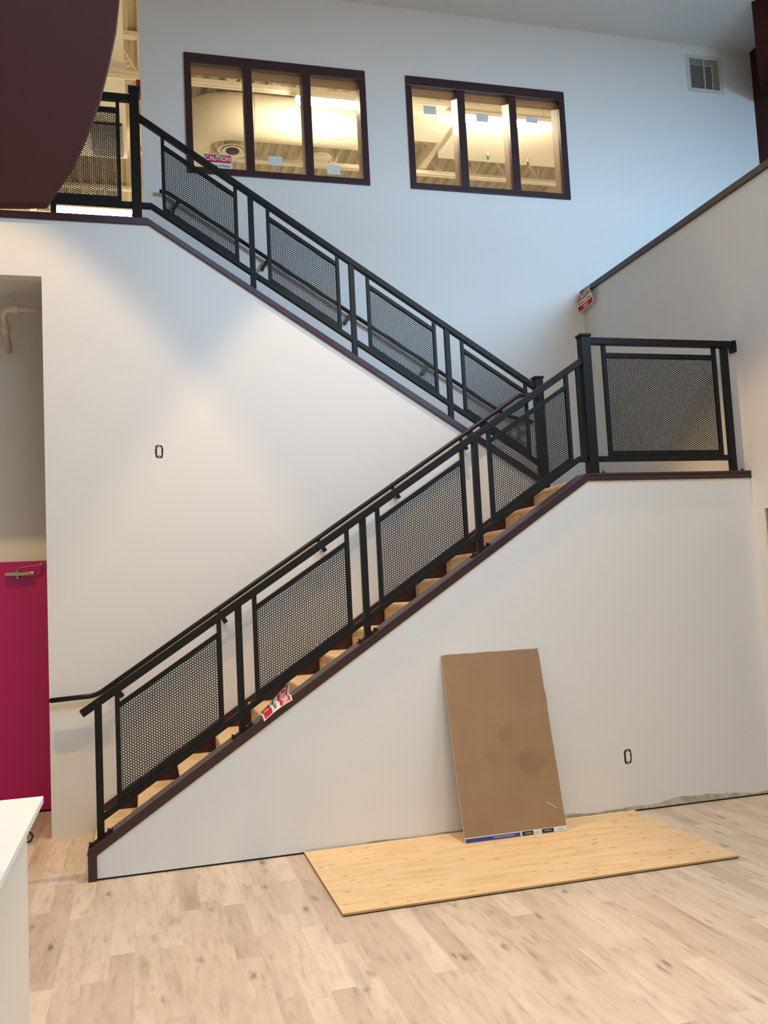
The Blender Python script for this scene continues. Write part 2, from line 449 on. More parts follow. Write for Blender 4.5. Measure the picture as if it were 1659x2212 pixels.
# right half-height wall, with the doorway
rw = MB()
rw.box(XR, XR+0.12, -0.135, Y3, 0.0, 4.755)
rw.box(XR, XR+0.12, -1.10, -0.135, 2.192, 4.755)
rw.box(XR, XR+0.12, -5.4, -1.10, 0.0, 4.755)
struct(rw.build('wall_right', M['wall']))
struct(MB().box(XR-0.025, XR+0.145, -5.4, Y3, 4.755, 4.815).build('trim_6', M['maroon'], bevel=0.005))
# far passage wall, with the magenta door
fw = MB(); YF = 2.155
fw.box(-6.0, -2.74, YF, YF+0.12, 0, 4.30); fw.box(-2.74, -1.72, YF, YF+0.12, 2.108, 4.30); fw.box(-1.72, 2.2, YF, YF+0.12, 0, 2.3); fw.box(-1.72, -0.9, YF, YF+0.12, 2.3, 4.30)
struct(fw.build('wall_far', M['wall']))
struct(MB().box(-6.15, -6.0, -9, 11.2, 0, 8.9).build('wall_left', M['wall']))
struct(MB().box(6.1, 6.3, -7.5, Y3, ZU-0.05, ZC).build('wall_end', M['maroon_flat']))
struct(MB().prism_xy([(6.099, 2.33), (5.50, 1.652), (6.099, 0.98)], 7.15, ZC-0.001).build('wall_corner', M['maroon_flat']))
struct(MB().box(6.1, 6.3, -7.5, Y3, 0, ZU-0.05).build('wall_side', M['wall']))
struct(MB().box(-6.15, 6.3, -9.0, Y3+0.001, ZC, ZC+0.15).build('ceiling', M['ceil']))
# header added out of view to cut daylight on the back wall's top
struct(MB().box(-6.0, 6.1, -2.25, -2.05, 6.30, ZC).build('wall_light_blocker', M['wall']))
# back room shell
br = MB()
for k in range(64):   # corrugated deck, ribs across the joists
    x = -6.0+k*0.19
    br.add([(x, 2.3, 8.60), (x+0.07, 2.3, 8.60), (x+0.10, 2.3, 8.655), (x+0.16, 2.3, 8.655), (x+0.19, 2.3, 8.60),
            (x, 11.2, 8.60), (x+0.07, 11.2, 8.60), (x+0.10, 11.2, 8.655), (x+0.16, 11.2, 8.655), (x+0.19, 11.2, 8.60)],
           [(i, i+1, i+6, i+5) for i in range(4)])
br.box(-6.1, 6.2, 2.3, 11.2, 8.66, 8.9)
struct(br.build('ceiling_room', M['deck'], fix=False))
struct(MB().box(-6.0, 6.2, 11.0, 11.2, 4.3, 8.9).build('wall_rear', M['cream']))
struct(MB().box(6.1, 6.25, Y3+0.14, 11.2, 4.3, 8.9).build('wall_room', M['cream']))

# ------------------------------------------------------------------ windows of the back wall
def window(name, w, ox0, ox1, panes, zb, zt):
    """frame is one root mesh; mullions, reveals and panes are children"""
    yf = Y3-0.020
    f = MB()
    f.box(ox0, ox1, yf, Y3+0.05, zt, 7.050); f.box(ox0, ox1, yf, Y3+0.05, 5.825, zb)
    f.box(ox0, panes[0][0], yf, Y3+0.05, zb, zt); f.box(panes[-1][1], ox1, yf, Y3+0.05, zb, zt)
    root = struct(f.build(name, M['maroon'], bevel=0.004))
    for (a, b), (c, d) in zip(panes[:-1], panes[1:]):
        MB().box(b, c, yf+0.004, Y3+0.05, zb, zt).build('mullion', M['maroon'], root, bevel=0.003)
        MB().box(b+0.012, c-0.012, Y3+0.05, Y3+0.196, zb, zt).build('mullion_back', M['reveal'], root)
    rv = MB()
    rv.box(w[0]+0.001, panes[0][0]-0.012, Y3+0.05, Y3+0.198, zb, zt); rv.box(panes[-1][1]+0.012, w[1]-0.001, Y3+0.05, Y3+0.198, zb, zt)
    rv.box(w[0]+0.001, w[1]-0.001, Y3+0.05, Y3+0.198, zt+0.004, 7.024); rv.box(w[0]+0.001, w[1]-0.001, Y3+0.05, Y3+0.198, 5.851, zb-0.004)
    rv.build('window_reveal', M['reveal'], root)
    for a, b in panes:
        MB().box(a-0.006, b+0.006, Y3+0.040, Y3+0.046, zb-0.006, zt+0.006).build('glass_pane', M['glass'], root)
    return root
window('window_1', W1, -0.455, 1.3735, [(-0.390, 0.118), (0.202, 0.712), (0.796, 1.306)], 5.888, 6.948)
window('window_2', W2, 1.810, 3.6260, [(1.872, 2.372), (2.458, 2.962), (3.048, 3.556)], 5.888, 6.948)

# ------------------------------------------------------------------ perforated sheet
import array
PITCH = 0.01746; HOLE = 0.00635
def perforated_mesh(name, x0, x1, lo, hi):
    """round holes on a 60 degree stagger in a sheet lying in the XZ plane; lo/hi give the edge heights"""
    vs = []; fs = []
    cx = PITCH*math.sqrt(3)/2; t = 0.0009
    ang = [math.radians(30*k) for k in range(12)]
    R = PITCH/math.sqrt(3); A = PITCH/2
    outer = [((R if k % 2 == 0 else A)*math.cos(a), (R if k % 2 == 0 else A)*math.sin(a)) for k, a in enumerate(ang)]
    inner = [(HOLE*math.cos(a), HOLE*math.sin(a)) for a in ang]
    i = 0; x = x0
    while x <= x1+0.006:
        z = lo(x)-0.006+(PITCH/2 if i % 2 else 0)
        z = math.ceil((lo(x)-0.006)/PITCH)*PITCH+(PITCH/2 if i % 2 else 0)
        while z <= hi(x)+0.008:
            o = len(vs)
            for y in (-t, t):
                vs += [(x+p, y, z+q) for p, q in outer]; vs += [(x+p, y, z+q) for p, q in inner]
            for k in range(12):
                n = (k+1) % 12
                fs.append((o+k, o+n, o+12+n, o+12+k)); fs.append((o+24+k, o+36+k, o+36+n, o+24+n))
                fs.append((o+12+k, o+12+n, o+36+n, o+36+k))
            z += PITCH
        x += cx; i += 1
    me = bpy.data.meshes.new(name); me.from_pydata(vs, [], fs); me.materials.append(M['steel']); me.update()
    return me

def panel_frame(root, x0, x1, top, lo, yc, sheet_mesh, st=0.030, tb=0.038, bb=0.040, rise=0.0, d=0.030):
    """one infill panel: two stiles, top bar, bottom bar, perforated sheet.  top/lo = rail undersides / bottom rail top"""
    f = MB()
    for a, b in ((x0, x0+st), (x1-st, x1)):
        f.prism_xz([(a, lo(a)-0.002), (b, lo(b)-0.002), (b, top(b)+0.002), (a, top(a)+0.002)], yc-d/2, yc+d/2)
    a, b = x0+st, x1-st
    g = 0.063
    f.prism_xz([(a, top(a)-g-tb), (b, top(b)-g-tb), (b, top(b)-g), (a, top(a)-g)], yc-d/2, yc+d/2)
    f.prism_xz([(a, lo(a)), (b, lo(b)), (b, lo(b)+bb), (a, lo(a)+bb)], yc-d/2, yc+d/2)
    p = f.build('infill_panel', M['steel'], root, bevel=0.0025)
    s = bpy.data.objects.new('perforated_sheet', sheet_mesh); COL.objects.link(s); s.parent = p
    return p, s

def base_plate(root, x, slope, z, yc, half=0.085):
    c = 1/math.sqrt(1+slope*slope); dx, dz = c, slope*c
    nx, nz = -slope*c, c
    pl = MB().prism_xz([(x-dx*half, z-dz*half), (x+dx*half, z+dz*half), (x+dx*half+nx*.007, z+dz*half+nz*.007), (x-dx*half+nx*.007, z-dz*half+nz*.007)], yc-0.032, yc+0.032)
    b = pl.build('base_plate', M['steel'], root, bevel=0.001)
    for s in (-1, 1):
        for yy in (yc-0.014,):
            px, pz = x+s*dx*(half-0.018), z+s*dz*(half-0.018)
            q = MB()
            q.tube([(px+nx*.007, yy, pz+nz*.007), (px+nx*.017, yy, pz+nz*.017)], 0.010, 6)
            q.tube([(px+nx*.017, yy, pz+nz*.017), (px+nx*.026, yy, pz+nz*.026)], 0.0055, 8)
            q.build('bolt', M['bolt'], b)

# ---- lower flight railing
YC = 0.060
low = thing('stair_railing', 'black steel railing of the lower flight, rising to the right on the front wall', 'railing', (-1.29, YC, 0.2))
RT = 0.059
xe = 2.312
c = 1/math.sqrt(1+0.6395**2); nx, nz = 0.6395*c, -c
p0 = (-1.389, rail1(-1.389))
MB().prism_xz([p0, (p0[0]+nx*0.05, p0[1]+nz*0.05), (xe, rail1(xe)-RT), (xe, rail1(xe))], YC-0.026, YC+0.026).build('top_rail', M['steel'], low, bevel=0.005)
bt = MB(); zk = 2.601; xk = -1.264+(zk-0.342)/0.6445
band(bt, [(-1.253, foot1(-1.253)+0.046), (xk-0.004, zk+0.044), (xe, zk+0.044)], [(-1.253, foot1(-1.253)), (xk, zk), (xe, zk)], YC-0.02, YC+0.02)
bt.build('bottom_rail', M['steel'], low, bevel=0.004)
for x in (-1.296, -0.386, 0.503, 1.378):
    a, b = x, x+0.044
    MB().prism_xz([(a, cap1(a)+0.004), (b, cap1(b)+0.004), (b, rail1(b)-RT+0.002), (a, rail1(a)-RT+0.002)], YC-0.022, YC+0.022).build('post', M['steel'], low, bevel=0.003)
    base_plate(low, x+0.022, 0.643, cap1(x+0.022)+0.001, YC)
nw = MB().box(2.309, 2.387, YC-0.039, YC+0.039, 2.506, 3.570).build('newel_post', M['steel'], low, bevel=0.004)
MB().box(2.301, 2.395, YC-0.047, YC+0.047, 3.570, 3.592).build('post_cap', M['steel'], nw, bevel=0.006)
base_plate(low, 2.372, 0.0, 2.5065, YC, 0.078)
# slim upright between last panel and newel
MB().prism_xz([(2.262, zk+0.04), (2.288, zk+0.04), (2.288, rail1(2.288)-RT), (2.262, rail1(2.262)-RT)], YC-0.013, YC+0.013).build('baluster', M['steel'], low, bevel=0.002)
topL = lambda x: rail1(x)-RT
loL = lambda x: foot1(x)+0.046
w = 0.690
x0 = -1.170
sheetL = perforated_mesh('perforated_sheet', 0.030, w-0.030, lambda x: loL(x+x0)+0.040-loL(x0), lambda x: topL(x+x0)-0.101-loL(x0))
for x0 in (-1.170, -0.268, 0.622, 1.500):
    p, s = panel_frame(low, x0, x0+w, topL, loL, YC, sheetL)
    s.location = Vector((x0, YC, loL(x0)))

# ---- landing guard
lg = thing('landing_railing', 'short level black railing with one square mesh panel on the landing', 'railing', (3.0, YC, 2.506))
tr = MB().box(2.387, XR-0.004, YC-0.026, YC+0.026, 3.514, 3.568); tr.build('top_rail', M['steel'], lg, bevel=0.005)
MB().box(XR-0.030, XR-0.001, YC-0.034, YC+0.034, 3.478, 3.572).build('wall_flange', M['steel'], lg, bevel=0.004)
MB().box(2.387, 3.567, YC-0.02, YC+0.02, 2.601, 2.643).build('bottom_rail', M['steel'], lg, bevel=0.004)
MB().box(3.566, 3.614, YC-0.024, YC+0.024, 2.508, 3.516).build('post', M['steel'], lg, bevel=0.003)
base_plate(lg, 3.605, 0.0, 2.5065, YC, 0.075)
topF = lambda x: 3.514
loF = lambda x: 2.643
sheetF = perforated_mesh('perforated_sheet', 0.030, 1.012-0.030, lambda x: 0.040, lambda x: topF(0)-0.101-loF(0))
p, s = panel_frame(lg, 2.497, 2.497+1.012, topF, loF, YC, sheetF)
s.location = Vector((2.497, YC, loF(0)))

# ---- upper flight railing
YU = 1.262
up = thing('stair_railing', 'black steel railing of the upper flight, descending from upper floor to landing', 'railing', (2.51, YU, ZL))
xa, xb = -0.902, 2.478
MB().prism_xz([(xa, rail2(xa)), (xa, rail2(xa)-RT), (xb, rail2(xb)-RT), (xb, rail2(xb))], YU-0.026, YU+0.026).build('top_rail', M['steel'], up, bevel=0.005)
bt = MB(); zk2 = 4.912; xk2 = -0.82+(4.905-zk2)/0.655
band(bt, [(xa, zk2+0.046), (xk2+0.006, zk2+0.046), (xb, foot2(xb)+0.048)], [(xa, zk2), (xk2, zk2), (xb, foot2(xb))], YU-0.02, YU+0.02)
bt.build('bottom_rail', M['steel'], up, bevel=0.004)
for x in (-0.038, 0.808, 1.648):
    a, b = x, x+0.044
    MB().prism_xz([(a, cap2(a)+0.002), (b, cap2(b)+0.002), (b, rail2(b)-RT+0.002), (a, rail2(a)-RT+0.002)], YU-0.022, YU+0.022).build('post', M['steel'], up, bevel=0.003)
for (a, b, zb, zt) in ((-0.980, -0.902, 4.803, 5.915), (2.476, 2.554, ZL, 3.535)):
    n_ = MB().box(a, b, YU-0.039, YU+0.039, zb, zt).build('newel_post', M['steel'], up, bevel=0.004)
    MB().box(a-0.008, b+0.008, YU-0.047, YU+0.047, zt, zt+0.022).build('post_cap', M['steel'], n_, bevel=0.006)
topU = lambda x: rail2(x)-RT
loU = lambda x: foot2(x)+0.048
w = 0.612; x0 = 0.110
sheetU = perforated_mesh('perforated_sheet', 0.028, w-0.028, lambda x: loU(x+x0)+0.040-loU(x0), lambda x: topU(x+x0)-0.101-loU(x0))
for x0 in (-0.738, 0.112, 0.957, 1.793):
    p, s = panel_frame(up, x0, x0+w, topU, loU, YU, sheetU, st=0.028)
    s.location = Vector((x0, YU, loU(x0)))

# ---- upper floor guard, partly behind the maroon bulkhead
ug = thing('floor_railing', 'level black railing on the upper floor edge, partly behind the hanging maroon bulkhead', 'railing', (-1.5, YU, 4.803))
MB().box(-2.75, -0.980, YU-0.026, YU+0.026, 5.814, 5.872).build('top_rail', M['steel'], ug, bevel=0.005)
MB().box(-2.75, -0.980, YU-0.02, YU+0.02, 4.912, 4.958).build('bottom_rail', M['steel'], ug, bevel=0.004)
MB().box(-1.604, -1.562, YU-0.022, YU+0.022, 4.803, 4.914).build('post', M['steel'], ug, bevel=0.003)
MB().box(-2.75, -2.706, YU-0.022, YU+0.022, 4.803, 5.818).build('post', M['steel'], ug, bevel=0.003)
topG = lambda x: 5.814
loG = lambda x: 4.958
sheetG = perforated_mesh('perforated_sheet', 0.028, 1.05-0.028, lambda x: 0.040, lambda x: 5.814-0.101-4.958)
p, s = panel_frame(ug, -2.110, -1.060, topG, loG, YU, sheetG, st=0.028)
s.location = Vector((-2.110, YU, 4.958))

# ------------------------------------------------------------------ wall handrails
def smooth_path(pts, r=0.05, n=5):
    pts = [Vector(p) for p in pts]; out = [pts[0]]
    for i in range(1, len(pts)-1):
        a = (pts[i-1]-pts[i]); b = (pts[i+1]-pts[i])
        ra = min(r, a.length*0.45); rb = min(r, b.length*0.45)
        s, e = pts[i]+a.normalized()*ra, pts[i]+b.normalized()*rb
        for k in range(n+1):
            t = k/n; out.append(s*(1-t)**2+pts[i]*2*t*(1-t)+e*t*t)
    out.append(pts[-1]); return out
def bracket(root, x, zr, y, ywall, slope):
    """flat bar dropping square to the rail, then running back to the wall"""
    c = 1/math.sqrt(1+slope*slope); n = Vector((slope*c, 0, -c))
    p = Vector((x, y, zr)); e = p+n*0.125
    q = MB()
    q.bar(p+n*0.012, e, 0.034, 0.010, up=(0, 1, 0))
    q.bar(e-n*0.017+Vector((0, -0.004, 0)), e-n*0.017+Vector((0, ywall-y-0.002, 0)), 0.034, 0.012, up=(n.x, 0, n.z))
    q.build('bracket', M['steel_pole'], root, bevel=0.002)
h1 = thing('handrail', 'round black handrail on the middle wall along the lower flight', 'handrail', (-1.3, 1.12, 1.03))
def hz1(x): return 1.031+0.6465*(x+1.335)
pts = smooth_path([(-1.655, 1.12, 1.018), (-1.335, 1.12, 1.030), (2.262, 1.12, hz1(2.262)), (2.40, 1.12, 3.362), (2.452, 1.13, 3.352), (2.455, Y2-0.002, 3.345)], 0.06)
rail = MB().tube(pts, 0.019, 16).build('rail', M['steel_pole'], h1, smooth=True)
MB().lathe([(0.0, -0.019), (0.010, -0.016), (0.0165, -0.009), (0.019, 0.0)], (-1.655, 1.12, 1.018), 'X', 16).build('end_cap', M['steel_pole'], rail, smooth=True)
for x in (-1.215, -0.42, 0.40, 1.05, 1.68):
    bracket(h1, x, hz1(x), 1.12, Y2, 0.6465)
h2 = thing('handrail', 'round black handrail on the back wall, seen through the upper railing', 'handrail', (-0.7, 2.40, 5.56))
def hz2(x): return 5.205-0.6465*(x+0.061)
pts = smooth_path([(-0.725, 2.40, 5.590), (-0.66, 2.40, 5.590), (2.685, 2.40, hz2(2.685)), (2.945, 2.40, 3.372), (2.985, 2.41, 3.37), (2.985, Y3-0.002, 3.37)], 0.06)
rail = MB().tube(pts, 0.019, 16).build('rail', M['steel_pole'], h2, smooth=True)
for x in (-0.54, 0.29, 1.09, 1.87):
    bracket(h2, x, hz2(x), 2.40, Y3, -0.6465)

# ------------------------------------------------------------------ lower staircase
st = thing('staircase', 'lower flight of raw tan wooden steps behind the black railing', 'stairs', (-1.31, 0.65, 0.0))
RUN, RISE, XS, Z1 = 0.2828, 0.1795, -1.310, 0.165
for k in range(14):
    xr_ = XS+RUN*k; zt = Z1+RISE*k; zb = 0.0 if k == 0 else zt-RISE
    if k < 13:
        MB().box(xr_-0.024, xr_+RUN+0.018, 0.121, Y2-0.017, zt-0.030, zt).build('tread', M['tread'], st, bevel=0.009)
    else:
        MB().box(xr_-0.024, xr_+0.10, 0.143, Y2-0.017, ZL-0.030, ZL+0.0005).build('nosing', M['tread'], st, bevel=0.009)
    MB().box(xr_, xr_+0.018, 0.121, Y2-0.017, zb, zt-0.028).build('riser', M['tread'], st)

# ------------------------------------------------------------------ doors
d1 = struct(MB().box(-2.736, -1.724, YF-0.012, YF+0.032, 0.016, 2.1075).build('door_1', M['pink'], bevel=0.002))
struct(MB().box(-2.736, -1.724, YF-0.004, YF+0.02, 0.0, 0.016).build('door_gap_shade', M['dark']))  # dark strip in place of the shade in the gap under the door
cl = MB().box(-2.100, -1.905, YF-0.058, YF-0.013, 1.984, 2.014)
cl.tube([(-1.905, YF-0.036, 1.999), (-1.868, YF-0.036, 1.999)], 0.019, 16)
clo = cl.build('door_closer', M['closer'], d1, bevel=0.003)
MB().tube([(-2.0, YF-0.036, 1.958), (-2.0, YF-0.036, 2.034)], 0.014, 12).build('spindle', M['closer'], clo)
MB().bar((-2.0, YF-0.040, 2.030), (-1.975, YF-0.075, 2.052), 0.016, 0.008).bar((-1.975, YF-0.075, 2.052), (-1.815, YF-0.050, 2.074), 0.010, 0.006).build('closer_arm', M['closer'], clo)
MB().box(-1.822, -1.806, YF-0.055, YF-0.020, 2.064, 2.088).bar((-1.81, YF-0.04, 2.082), (-1.735, YF-0.02, 2.085), 0.010, 0.006).build('arm_shoe', M['closer'], clo)
# doorway in the right wall, seen as a sliver at the frame's edge
d2 = struct(MB().box(XR+0.050, XR+0.090, -1.06, -0.172, 0.01, 2.160).build('door_2', simple('grey_door_paint', (150, 146, 138), 0.45)))
MB().box(XR+0.012, XR+0.10, -0.170, -0.137, 0, 2.19).box(XR+0.012, XR+0.10, -1.098, -0.170, 2.160, 2.19).build('door_frame', simple('grey_door_frame_paint', (132, 126, 116), 0.45), d2)
MB().box(XR+0.016, XR+0.049, -0.62, -0.174, 2.085, 2.118).build('door_closer', M['steel'], d2)

# ------------------------------------------------------------------ sheets of board
ply = MB().box(0.0, 2.44, -1.22, -0.012, 0.0075, 0.0185).box(0.006, 2.434, -1.213, -0.018, 0.0005, 0.0075)  # lower inset layer coloured dark as the shadow gap under the sheet
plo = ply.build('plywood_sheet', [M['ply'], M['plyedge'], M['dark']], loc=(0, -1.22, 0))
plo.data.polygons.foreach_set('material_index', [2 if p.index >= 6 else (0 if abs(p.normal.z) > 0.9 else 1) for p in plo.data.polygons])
plo.rotation_euler.z = math.radians(-0.15)
tag(plo, 'full sheet of pale knotty plywood lying flat on the floor against the front wall', 'plywood')

# gypsum offcut: local frame x along the bottom, z up the face, y = thickness; leaned on the wall
gl = 1.250; lean = math.atan2(0.286, 1.218)
gm = MB()
edge = [(0.0, 0.0), (0.737, 0.0)]
for k in range(1, 26):
    z = gl*k/26; edge.append((0.737+random.uniform(-0.001, 0.001)+(0.004 if k in (18, 19) else 0), z))
edge.append((0.735, gl))
for k in range(1, 16):
    edge.append((0.735*(1-k/16), gl+random.uniform(-0.002, 0.002)))
edge.append((0.0, gl-0.003))
gm.prism_xz(edge, 0.0, 0.0127)
gbo = gm.build('gypsum_board', [M['gyp'], M['core']])
gbo.data.polygons.foreach_set('material_index', [0 if abs(p.normal.y) > 0.9 else 1 for p in gbo.data.polygons])
gbo.location = (1.030, -0.3015, 0.0190); gbo.rotation_euler = (-lean, 0, 0)
tag(gbo, 'brown gypsum board offcut leaning upright against the white front wall', 'board')
et = MB()
et.box(0.0, 0.737, -0.0006, 0.0, 0.0015, 0.034, 0)
et.box(0.004, 0.395, -0.0010, -0.0006, 0.003, 0.028, 1)
et.box(0.408, 0.490, -0.0010, -0.0006, 0.003, 0.030, 2)
et.box(0.553, 0.640, -0.0010, -0.0006, 0.003, 0.030, 2)
for (a, b, z0, z1) in ((0.20, 0.355, 0.013, 0.021), (0.43, 0.476, 0.012, 0.020), (0.57, 0.622, 0.014, 0.022), (0.50, 0.535, 0.010, 0.018), (0.675, 0.710, 0.011, 0.019)):
    x = a
    while x < b:
        wd = random.uniform(0.004, 0.009); et.box(x, min(b, x+wd), -0.0013, -0.0010, z0, z1, 3); x += wd+0.0025
sc = MB().bar((0.62, -0.0004, 0.20), (0.685, -0.0004, 0.155), 0.0012, 0.0035, up=(0, 0, 1))
sc.build('scratch', M['whitetape'], gbo).location = (0, 0, 0)
eto = et.build('edge_tape', [M['whitetape'], M['bluetape'], M['blacktape'], M['greyink']], gbo)
eto.location = (0, 0, 0)
eto['label'] = 'white end tape with blue and black printed blocks'

# ------------------------------------------------------------------ counter in the near corner
ct = thing('counter', 'white counter with thin overhanging top in the lower corner of the view', 'counter', (-1.6, -3.4, 0.0))
MB().box(-2.25, -1.327, -4.7, -2.655, 1.046, 1.070).build('countertop', M['counter'], ct, bevel=0.002)
MB().box(-2.20, -1.352, -4.65, -2.905, 0.0, 1.046).build('cabinet_body', M['counter_body'], ct, bevel=0.002)

# small wheel behind the counter
wh = thing('caster_wheel', 'grey wheel with a dark tyre on the floor beside the middle wall corner', 'wheel', (-1.842, 1.16, 0.0))
MB().lathe([(0.030, -0.012), (0.040, -0.010), (0.0425, -0.004), (0.0425, 0.004), (0.040, 0.010), (0.030, 0.012)], (-1.842, 1.16, 0.0427), 'Y', 28).build('tyre', M['rubber'], wh, smooth=True)
MB().lathe([(0.0, -0.012), (0.008, -0.013), (0.012, -0.009), (0.031, -0.009), (0.031, 0.009), (0.0, 0.009)], (-1.842, 1.16, 0.0427), 'Y', 28).build('hub', M['hub'], wh)
MB().bar((-1.842, 1.142, 0.043), (-1.855, 1.142, 0.10), 0.022, 0.003, up=(0, 1, 0)).bar((-1.842, 1.178, 0.043), (-1.855, 1.178, 0.10), 0.022, 0.003, up=(0, 1, 0)).box(-1.875, -1.835, 1.140, 1.180, 0.098, 0.103).build('fork', M['hub'], wh)

# ------------------------------------------------------------------ outlets
def outlet(cx, cz, yw, label, seed):
    rnd = random.Random(seed)
    t = thing('electrical_outlet', label, 'outlet', (cx, yw, cz), 'unfinished outlets in the white walls')
    poly = []
    for k in range(22):
        a = 2*math.pi*k/22; s_, c_ = math.sin(a), math.cos(a)
        e = 4.5
        rr = (abs(c_/0.031)**e+abs(s_/0.052)**e)**(-1/e)
        rr *= 1+rnd.uniform(-0.05, 0.05)
        poly.append((cx+rr*c_, cz+rr*s_))
    MB().prism_xz(poly, yw-0.0008, yw+0.001).build('wall_box', M['boxm'], t)
    r_ = MB().box(cx-0.0165, cx+0.0165, yw-0.006, yw+0.0005, cz-0.0335, cz+0.0335).build('receptacle', M['plastic'], t, bevel=0.0015)
    q = MB()
    for dz in (0.019, -0.016):
        q.box(cx-0.008, cx-0.0055, yw-0.0064, yw-0.0055, cz+dz-0.001, cz+dz+0.007); q.box(cx+0.0055, cx+0.0078, yw-0.0064, yw-0.0055, cz+dz, cz+dz+0.006)
        q.box(cx-0.0022, cx+0.0022, yw-0.0064, yw-0.0055, cz+dz-0.011, cz+dz-0.0065)
    q.build('slots', M['slot'], r_)
    MB().box(cx-0.012, cx+0.012, yw-0.0025, yw, cz+0.036, cz+0.047).build('mounting_ear', M['hub'], t)
    MB().box(cx-0.012, cx+0.012, yw-0.0025, yw, cz-0.047, cz-0.036).build('mounting_ear', M['hub'], t)
outlet(-0.824, 2.893, Y2, 'outlet without cover plate high on the middle wall above the handrail', 1)
outlet(2.438, 0.400, 0.0, 'outlet without cover plate low on the front wall near the gypsum board', 2)

# ------------------------------------------------------------------ air grille on the back wall
vg = thing('air_grille', 'white louvred air grille high on the back wall near the ceiling', 'vent', (5.455, Y3, 7.46))
f = MB(); a, b, z0, z1 = 5.215, 5.695, 7.235, 7.685
f.box(a, b, Y3-0.008, Y3+0.002, z1-0.045, z1); f.box(a, b, Y3-0.008, Y3+0.002, z0, z0+0.045)
f.box(a, a+0.05, Y3-0.008, Y3+0.002, z0+0.045, z1-0.045); f.box(b-0.05, b, Y3-0.008, Y3+0.002, z0+0.045, z1-0.045)
f.build('frame', M['vent'], vg, bevel=0.002)
for k in range(21):
    z = z0+0.052+k*(z1-z0-0.104)/20
    MB().add([(a+0.05, Y3-0.004, z-0.007), (b-0.05, Y3-0.004, z-0.007), (b-0.05, Y3+0.016, z+0.006), (a+0.05, Y3+0.016, z+0.006),
              (a+0.05, Y3-0.004, z-0.0055), (b-0.05, Y3-0.004, z-0.0055), (b-0.05, Y3+0.016, z+0.0075), (a+0.05, Y3+0.016, z+0.0075)],
             [(0,1,2,3),(7,6,5,4),(0,4,5,1),(1,5,6,2),(2,6,7,3),(3,7,4,0)]).build('louvre', M['vent'], vg)
MB().box(5.449, 5.457, Y3-0.007, Y3+0.018, z0+0.045, z1-0.045).build('centre_bar', M['vent'], vg)
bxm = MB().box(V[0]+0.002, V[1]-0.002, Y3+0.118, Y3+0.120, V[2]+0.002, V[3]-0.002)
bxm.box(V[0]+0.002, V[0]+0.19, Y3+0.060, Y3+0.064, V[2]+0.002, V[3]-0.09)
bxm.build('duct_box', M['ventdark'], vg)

# ------------------------------------------------------------------ paper signs
def text_mesh(body, size, bold=0.0):
    cu = bpy.data.curves.new('t', 'FONT'); cu.body = body; cu.size = size; cu.align_x = 'CENTER'; cu.align_y = 'CENTER'; cu.offset = bold
    o = bpy.data.objects.new('t', cu); COL.objects.link(o)
    dg = bpy.context.evaluated_depsgraph_get()
    me = bpy.data.meshes.new_from_object(o.evaluated_get(dg)); 
    vs = [tuple(v.co) for v in me.vertices]; fs = [tuple(p.vertices) for p in me.polygons]
    bpy.data.objects.remove(o); bpy.data.curves.remove(cu); bpy.data.meshes.remove(me)
    return vs, fs
def sign(fn, nrm, parentname, label, w=0.28, h=0.216, nu=28, nv=22):
    """fn(u,v)->point, u across 0..w, v down 0..h; nrm(u,v)->outward normal"""
    root_mb = MB()
    vs = []; t = 0.0003
    for s in (t, -t):
        for j in range(nv+1):
            for i in range(nu+1):
                u, v = w*i/nu, h*j/nv
                vs.append(fn(u, v)+nrm(u, v)*s)
    fs = []; mi = []; n1 = (nu+1)*(nv+1)
    for j in range(nv):
        vm = (j+0.5)/nv
        k = 1 if vm < 0.42 or vm > 0.70 else 0
        for i in range(nu):
            um = (i+0.5)/nu
            kk = k if 0.03 < um < 0.97 and 0.03 < vm < 0.97 else 0
            a = j*(nu+1)+i
            fs.append((a, a+nu+1, a+nu+2, a+1)); mi.append(kk)
            fs.append((n1+a, n1+a+1, n1+a+nu+2, n1+a+nu+1)); mi.append(0)
    root_mb.v = vs; root_mb.f = fs; root_mb.mi = mi
    o = root_mb.build('caution_sign', [M['paper'], M['redink']], fix=False, smooth=True)
    tag(o, label, 'sign', 'paper caution signs')
    for body, size, cv, mat, nm, bold in (('CAUTION', 0.066, 0.225, M['paper'], 'headline_lettering', 0.0016), ('Beware of Paint', 0.036, 0.56, M['blackink'], 'body_lettering', 0.0006), ('WET', 0.044, 0.84, M['paper'], 'footer_lettering', 0.001)):
        tv, tf = text_mesh(body, size, bold)
        mx = max(abs(p[0]) for p in tv); sc = min(1.0, (w*0.44)/mx)
        q = MB()
        q.add([fn(w/2+p[0]*sc, h*cv-p[1])+nrm(w/2+p[0]*sc, h*cv-p[1])*0.0012 for p in tv], tf)
        q.build(nm, mat, o, fix=False)
    return o
# on the glass of window 1 (outside face)
sg = sign(lambda u, v: Vector((-0.294+u, Y3+0.038, 6.060-v)), lambda u, v: Vector((0, -1, 0)), None, 'red and white caution paper taped inside the lower corner of the first window')
MB().box(-0.17, -0.135, Y3+0.0365, Y3+0.0385, 6.040, 6.075).build('tape_strip', M['tape'], sg)
